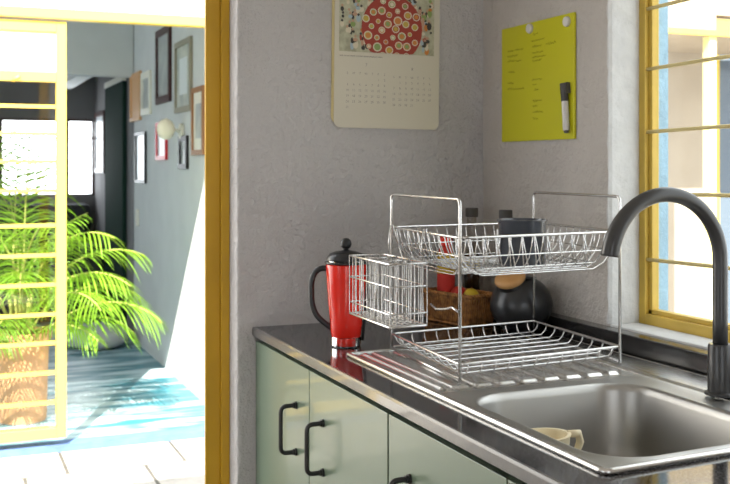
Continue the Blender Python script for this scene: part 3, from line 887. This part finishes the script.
picture(7.532, 7.142, 1.182, 1.542, fr_black, art_w, .022, 'black framed white picture low on the wall beside the dark green door')
picture(6.754, 6.434, 1.340, 1.583, fr_red, art_w, .028, 'red framed picture partly behind the cream wall lamp')
picture(6.057, 5.845, 1.283, 1.476, fr_black, art_g, .03, 'small black framed picture right of the red framed one')
picture(9.59, 9.04, 1.242, 1.781, fr_dark, art_w, .04, 'dark red framed white picture at the far end beyond the green door')
wlp = thing('wall_lamp', 'cream round wall lamp on the inner room wall above the small black frame', 'lamp', (XI-.001, 6.0, 1.505))
bm = bmesh.new(); tube(bm, [(0, 0, 0), (-.02, 0, 0)], .045, 20); tube(bm, [(-.02, 0, 0), (-.08, 0, .02)], .01, 10); link('bracket', bm, fr_white, wlp)
bm = bmesh.new(); lathe(bm, [(0, -.06)]+[(.052*math.cos(-PI/2+PI*k/14), .062*math.sin(-PI/2+PI*k/14)) for k in range(1, 14)]+[(0, .066)], (-.10, 0, .01), 24); link('shade', bm, lamp_m, wlp)
sw = mkbox('light_switch', (XI-.012, XI, 7.44, 7.53, .87, .99), fr_white, bevel=.003)
tag(sw, 'white light switch low on the inner room wall beside the green door', 'switch')
# black sofa and grey floor cushion
sf = thing('sofa', 'black sofa below the bright far window, behind the palm', 'sofa', (.80, 9.20, .02))
bm = bmesh.new(); box(bm, -.6, .45, -.4, .25, 0, .42); link('seat', bm, sofa_m, sf, bevel=.04)
bm = bmesh.new(); box(bm, -.6, .45, .25, .45, 0, .95); link('backrest', bm, sofa_m, sf, bevel=.05)
bm = bmesh.new(); box(bm, .30, .47, -.42, .24, 0, .62); link('armrest', bm, sofa_m, sf, bevel=.04)
bm = bmesh.new()
lathe(bm, [(0, 0), (.17, 0), (.22, .03), (.235, .07), (.20, .12), (.12, .14), (0, .145)], n=28)
cu = link('floor_cushion', bm, cushion_m, smooth=60); cu.location = (1.03, 7.55, .021); cu.scale = (1, 1.3, 1)
tag(cu, 'grey round floor cushion on the blue floor behind the palm tips', 'cushion')

# ------------------------------------------------------------------ palm
PC = Vector((.385, 5.46, .021))
palm = thing('potted_palm', 'green areca palm in a tall terracotta pot behind the barred screen', 'potted plant', tuple(PC))
bm = bmesh.new(); lathe(bm, [(0, 0), (.112, 0), (.116, .01), (.128, .40), (.142, .405), (.145, .445), (.134, .448), (.122, .44), (.118, .40), (0, .40)], n=48)
link('pot', bm, terra, palm, smooth=40)
bm = bmesh.new(); lathe(bm, [(0, .412), (.119, .408)], n=32); link('soil', bm, soil, palm)
rp = random.Random(11)
def frond(az, lean, length, h0, droop):
    d = Vector((math.cos(az), math.sin(az), 0))
    base = Vector((rp.uniform(-.05, .05), rp.uniform(-.05, .05), .40))
    length *= .86 if math.cos(az) > .3 else 1; N = 26; pts = []; p = base.copy(); el = math.radians(lean)
    for k in range(N+1):
        pts.append(p.copy()); s = k/N
        e = el-droop*max(0, s-.18)**1.25
        p = p+(d*math.cos(e)+Vector((0, 0, math.sin(e))))*(length/N)
    bm = bmesh.new()
    tube(bm, pts, [.006*(1-.82*k/N)+.0008 for k in range(N+1)], 6)
    k0 = int(N*h0)
    M = 1.2
    tot = int((N-k0)*M)
    for i in range(tot):
        q = k0+i/M; k = min(N-1, int(q)); fr = q-k
        P = pts[k].lerp(pts[k+1], fr); T = (pts[k+1]-pts[k]).normalized()
        side = T.cross(Vector((0, 0, 1))); side = side.normalized() if side.length > .05 else Vector((-d.y, d.x, 0))
        nrm = side.cross(T).normalized()
        s = i/tot
        ln = length*.36*(math.sin(PI*min(1, .18+.80*s))**.7)*rp.uniform(.88, 1.06)
        for sg in (1, -1):
            fwd = .55+.6*s
            D = (side*sg+T*fwd+nrm*.28).normalized()
            w = .0085*rp.uniform(.8, 1.15)
            wv = D.cross(nrm).normalized()*w
            prevv = None
            sag = rp.uniform(.55, .95)
            for j in range(6):
                u = j/5
                c = P+D*ln*u+Vector((0, 0, -sag*ln*u*u))
                ww = wv*(math.sin(PI*min(.97, .12+u*.86))**.6)*.55
                tw = nrm*(.15*w)
                if j == 5: cur = [bm.verts.new(c)]
                else: cur = [bm.verts.new(c-ww), bm.verts.new(c+tw*0-Vector((0, 0, .002))), bm.verts.new(c+ww)]
                if prevv:
                    if len(cur) == 3:
                        for m in (0, 1):
                            f = bm.faces.new((prevv[m], prevv[m+1], cur[m+1], cur[m])); f.material_index = 1
                    else:
                        f = bm.faces.new((prevv[0], prevv[1], cur[0])); f.material_index = 1
                        f = bm.faces.new((prevv[1], prevv[2], cur[0])); f.material_index = 1
                prevv = cur
    for v in bm.verts: v.co.y = max(v.co.y, -.52+.02*math.sin(v.co.x*40))
    link('frond', bm, [stem_m, leaf], palm)
R_ = math.radians
spec = [(-8, 66, .98, .25, 2.1), (-35, 58, .92, .28, 2.2), (12, 44, .90, .30, 2.0), (-22, 36, .86, .30, 1.9), (-60, 50, .85, .3, 2.1),
        (-95, 62, .80, .3, 2.3), (-75, 80, .95, .3, 2.2), (-130, 58, .90, .3, 2.2), (-165, 62, .95, .3, 2.1), (170, 45, .90, .3, 2.0),
        (140, 66, .95, .3, 2.0), (95, 60, .95, .3, 2.1), (55, 66, 1.0, .3, 2.0), (35, 50, .90, .3, 2.0), (-110, 36, .62, .3, 2.0),
        (-45, 78, 1.05, .3, 2.3), (-150, 80, 1.05, .3, 2.0), (110, 82, 1.1, .3, 1.8), (-5, 28, .70, .3, 1.8), (-140, 34, .65, .3, 1.9), (0, 82, .90, .35, 1.4), (78, 86, 1.15, .35, .8), (-88, 86, 1.08, .35, .8), (110, 84, 1.2, .35, .9), (-40, 26, .6, .3, 1.6)]
for a, l, ln, h0, dr_ in spec: frond(R_(a), l, ln, h0, dr_)
bm = bmesh.new()
for k in range(12):
    a = rp.uniform(0, 2*PI); r = rp.uniform(.0, .06); x, y = r*math.cos(a), r*math.sin(a)
    tube(bm, [(x, y, .40), (x*1.1, y*1.1, .55), (x*1.4, y*1.4, .68)], [.009, .008, .005], 8)
link('stems', bm, stem_m, palm)

# ------------------------------------------------------------------ light
w = bpy.data.worlds.new('sky'); SC.world = w; w.use_nodes = True
nt = w.node_tree; bg = nt.nodes['Background']
bg.inputs['Color'].default_value = (.90, .95, 1.0, 1); bg.inputs['Strength'].default_value = 3.2
sd = Vector((.42, 1.0, -1.155)).normalized()
s = bpy.data.lights.new('sun', 'SUN'); s.energy = 19; s.angle = .009; s.color = (1, .93, .82)
so = bpy.data.objects.new('sun', s); COL.objects.link(so); so.rotation_euler = sd.to_track_quat('-Z', 'Y').to_euler(); so.location = (-3, -3, 6)

# ------------------------------------------------------------------ camera
cd = bpy.data.cameras.new('camera'); cam = bpy.data.objects.new('camera', cd); COL.objects.link(cam)
th = math.atan(425/1030)
cam.location = (0, 0, 1.295); cam.rotation_euler = (PI/2, 0, -th)
cd.sensor_width = 36; cd.lens = 1030/730*36; cd.shift_y = -75/730; cd.clip_start = .05
cd.dof.use_dof = True; cd.dof.focus_distance = 1.9; cd.dof.aperture_fstop = 9
SC.camera = cam
SC.view_settings.view_transform = 'Standard'; SC.view_settings.look = 'None'
SC.view_settings.exposure = 0.25; SC.view_settings.gamma = 1; SC.view_settings.use_curve_mapping = False
SC.cycles.max_bounces = 14; SC.cycles.diffuse_bounces = 6; SC.cycles.use_denoising = True
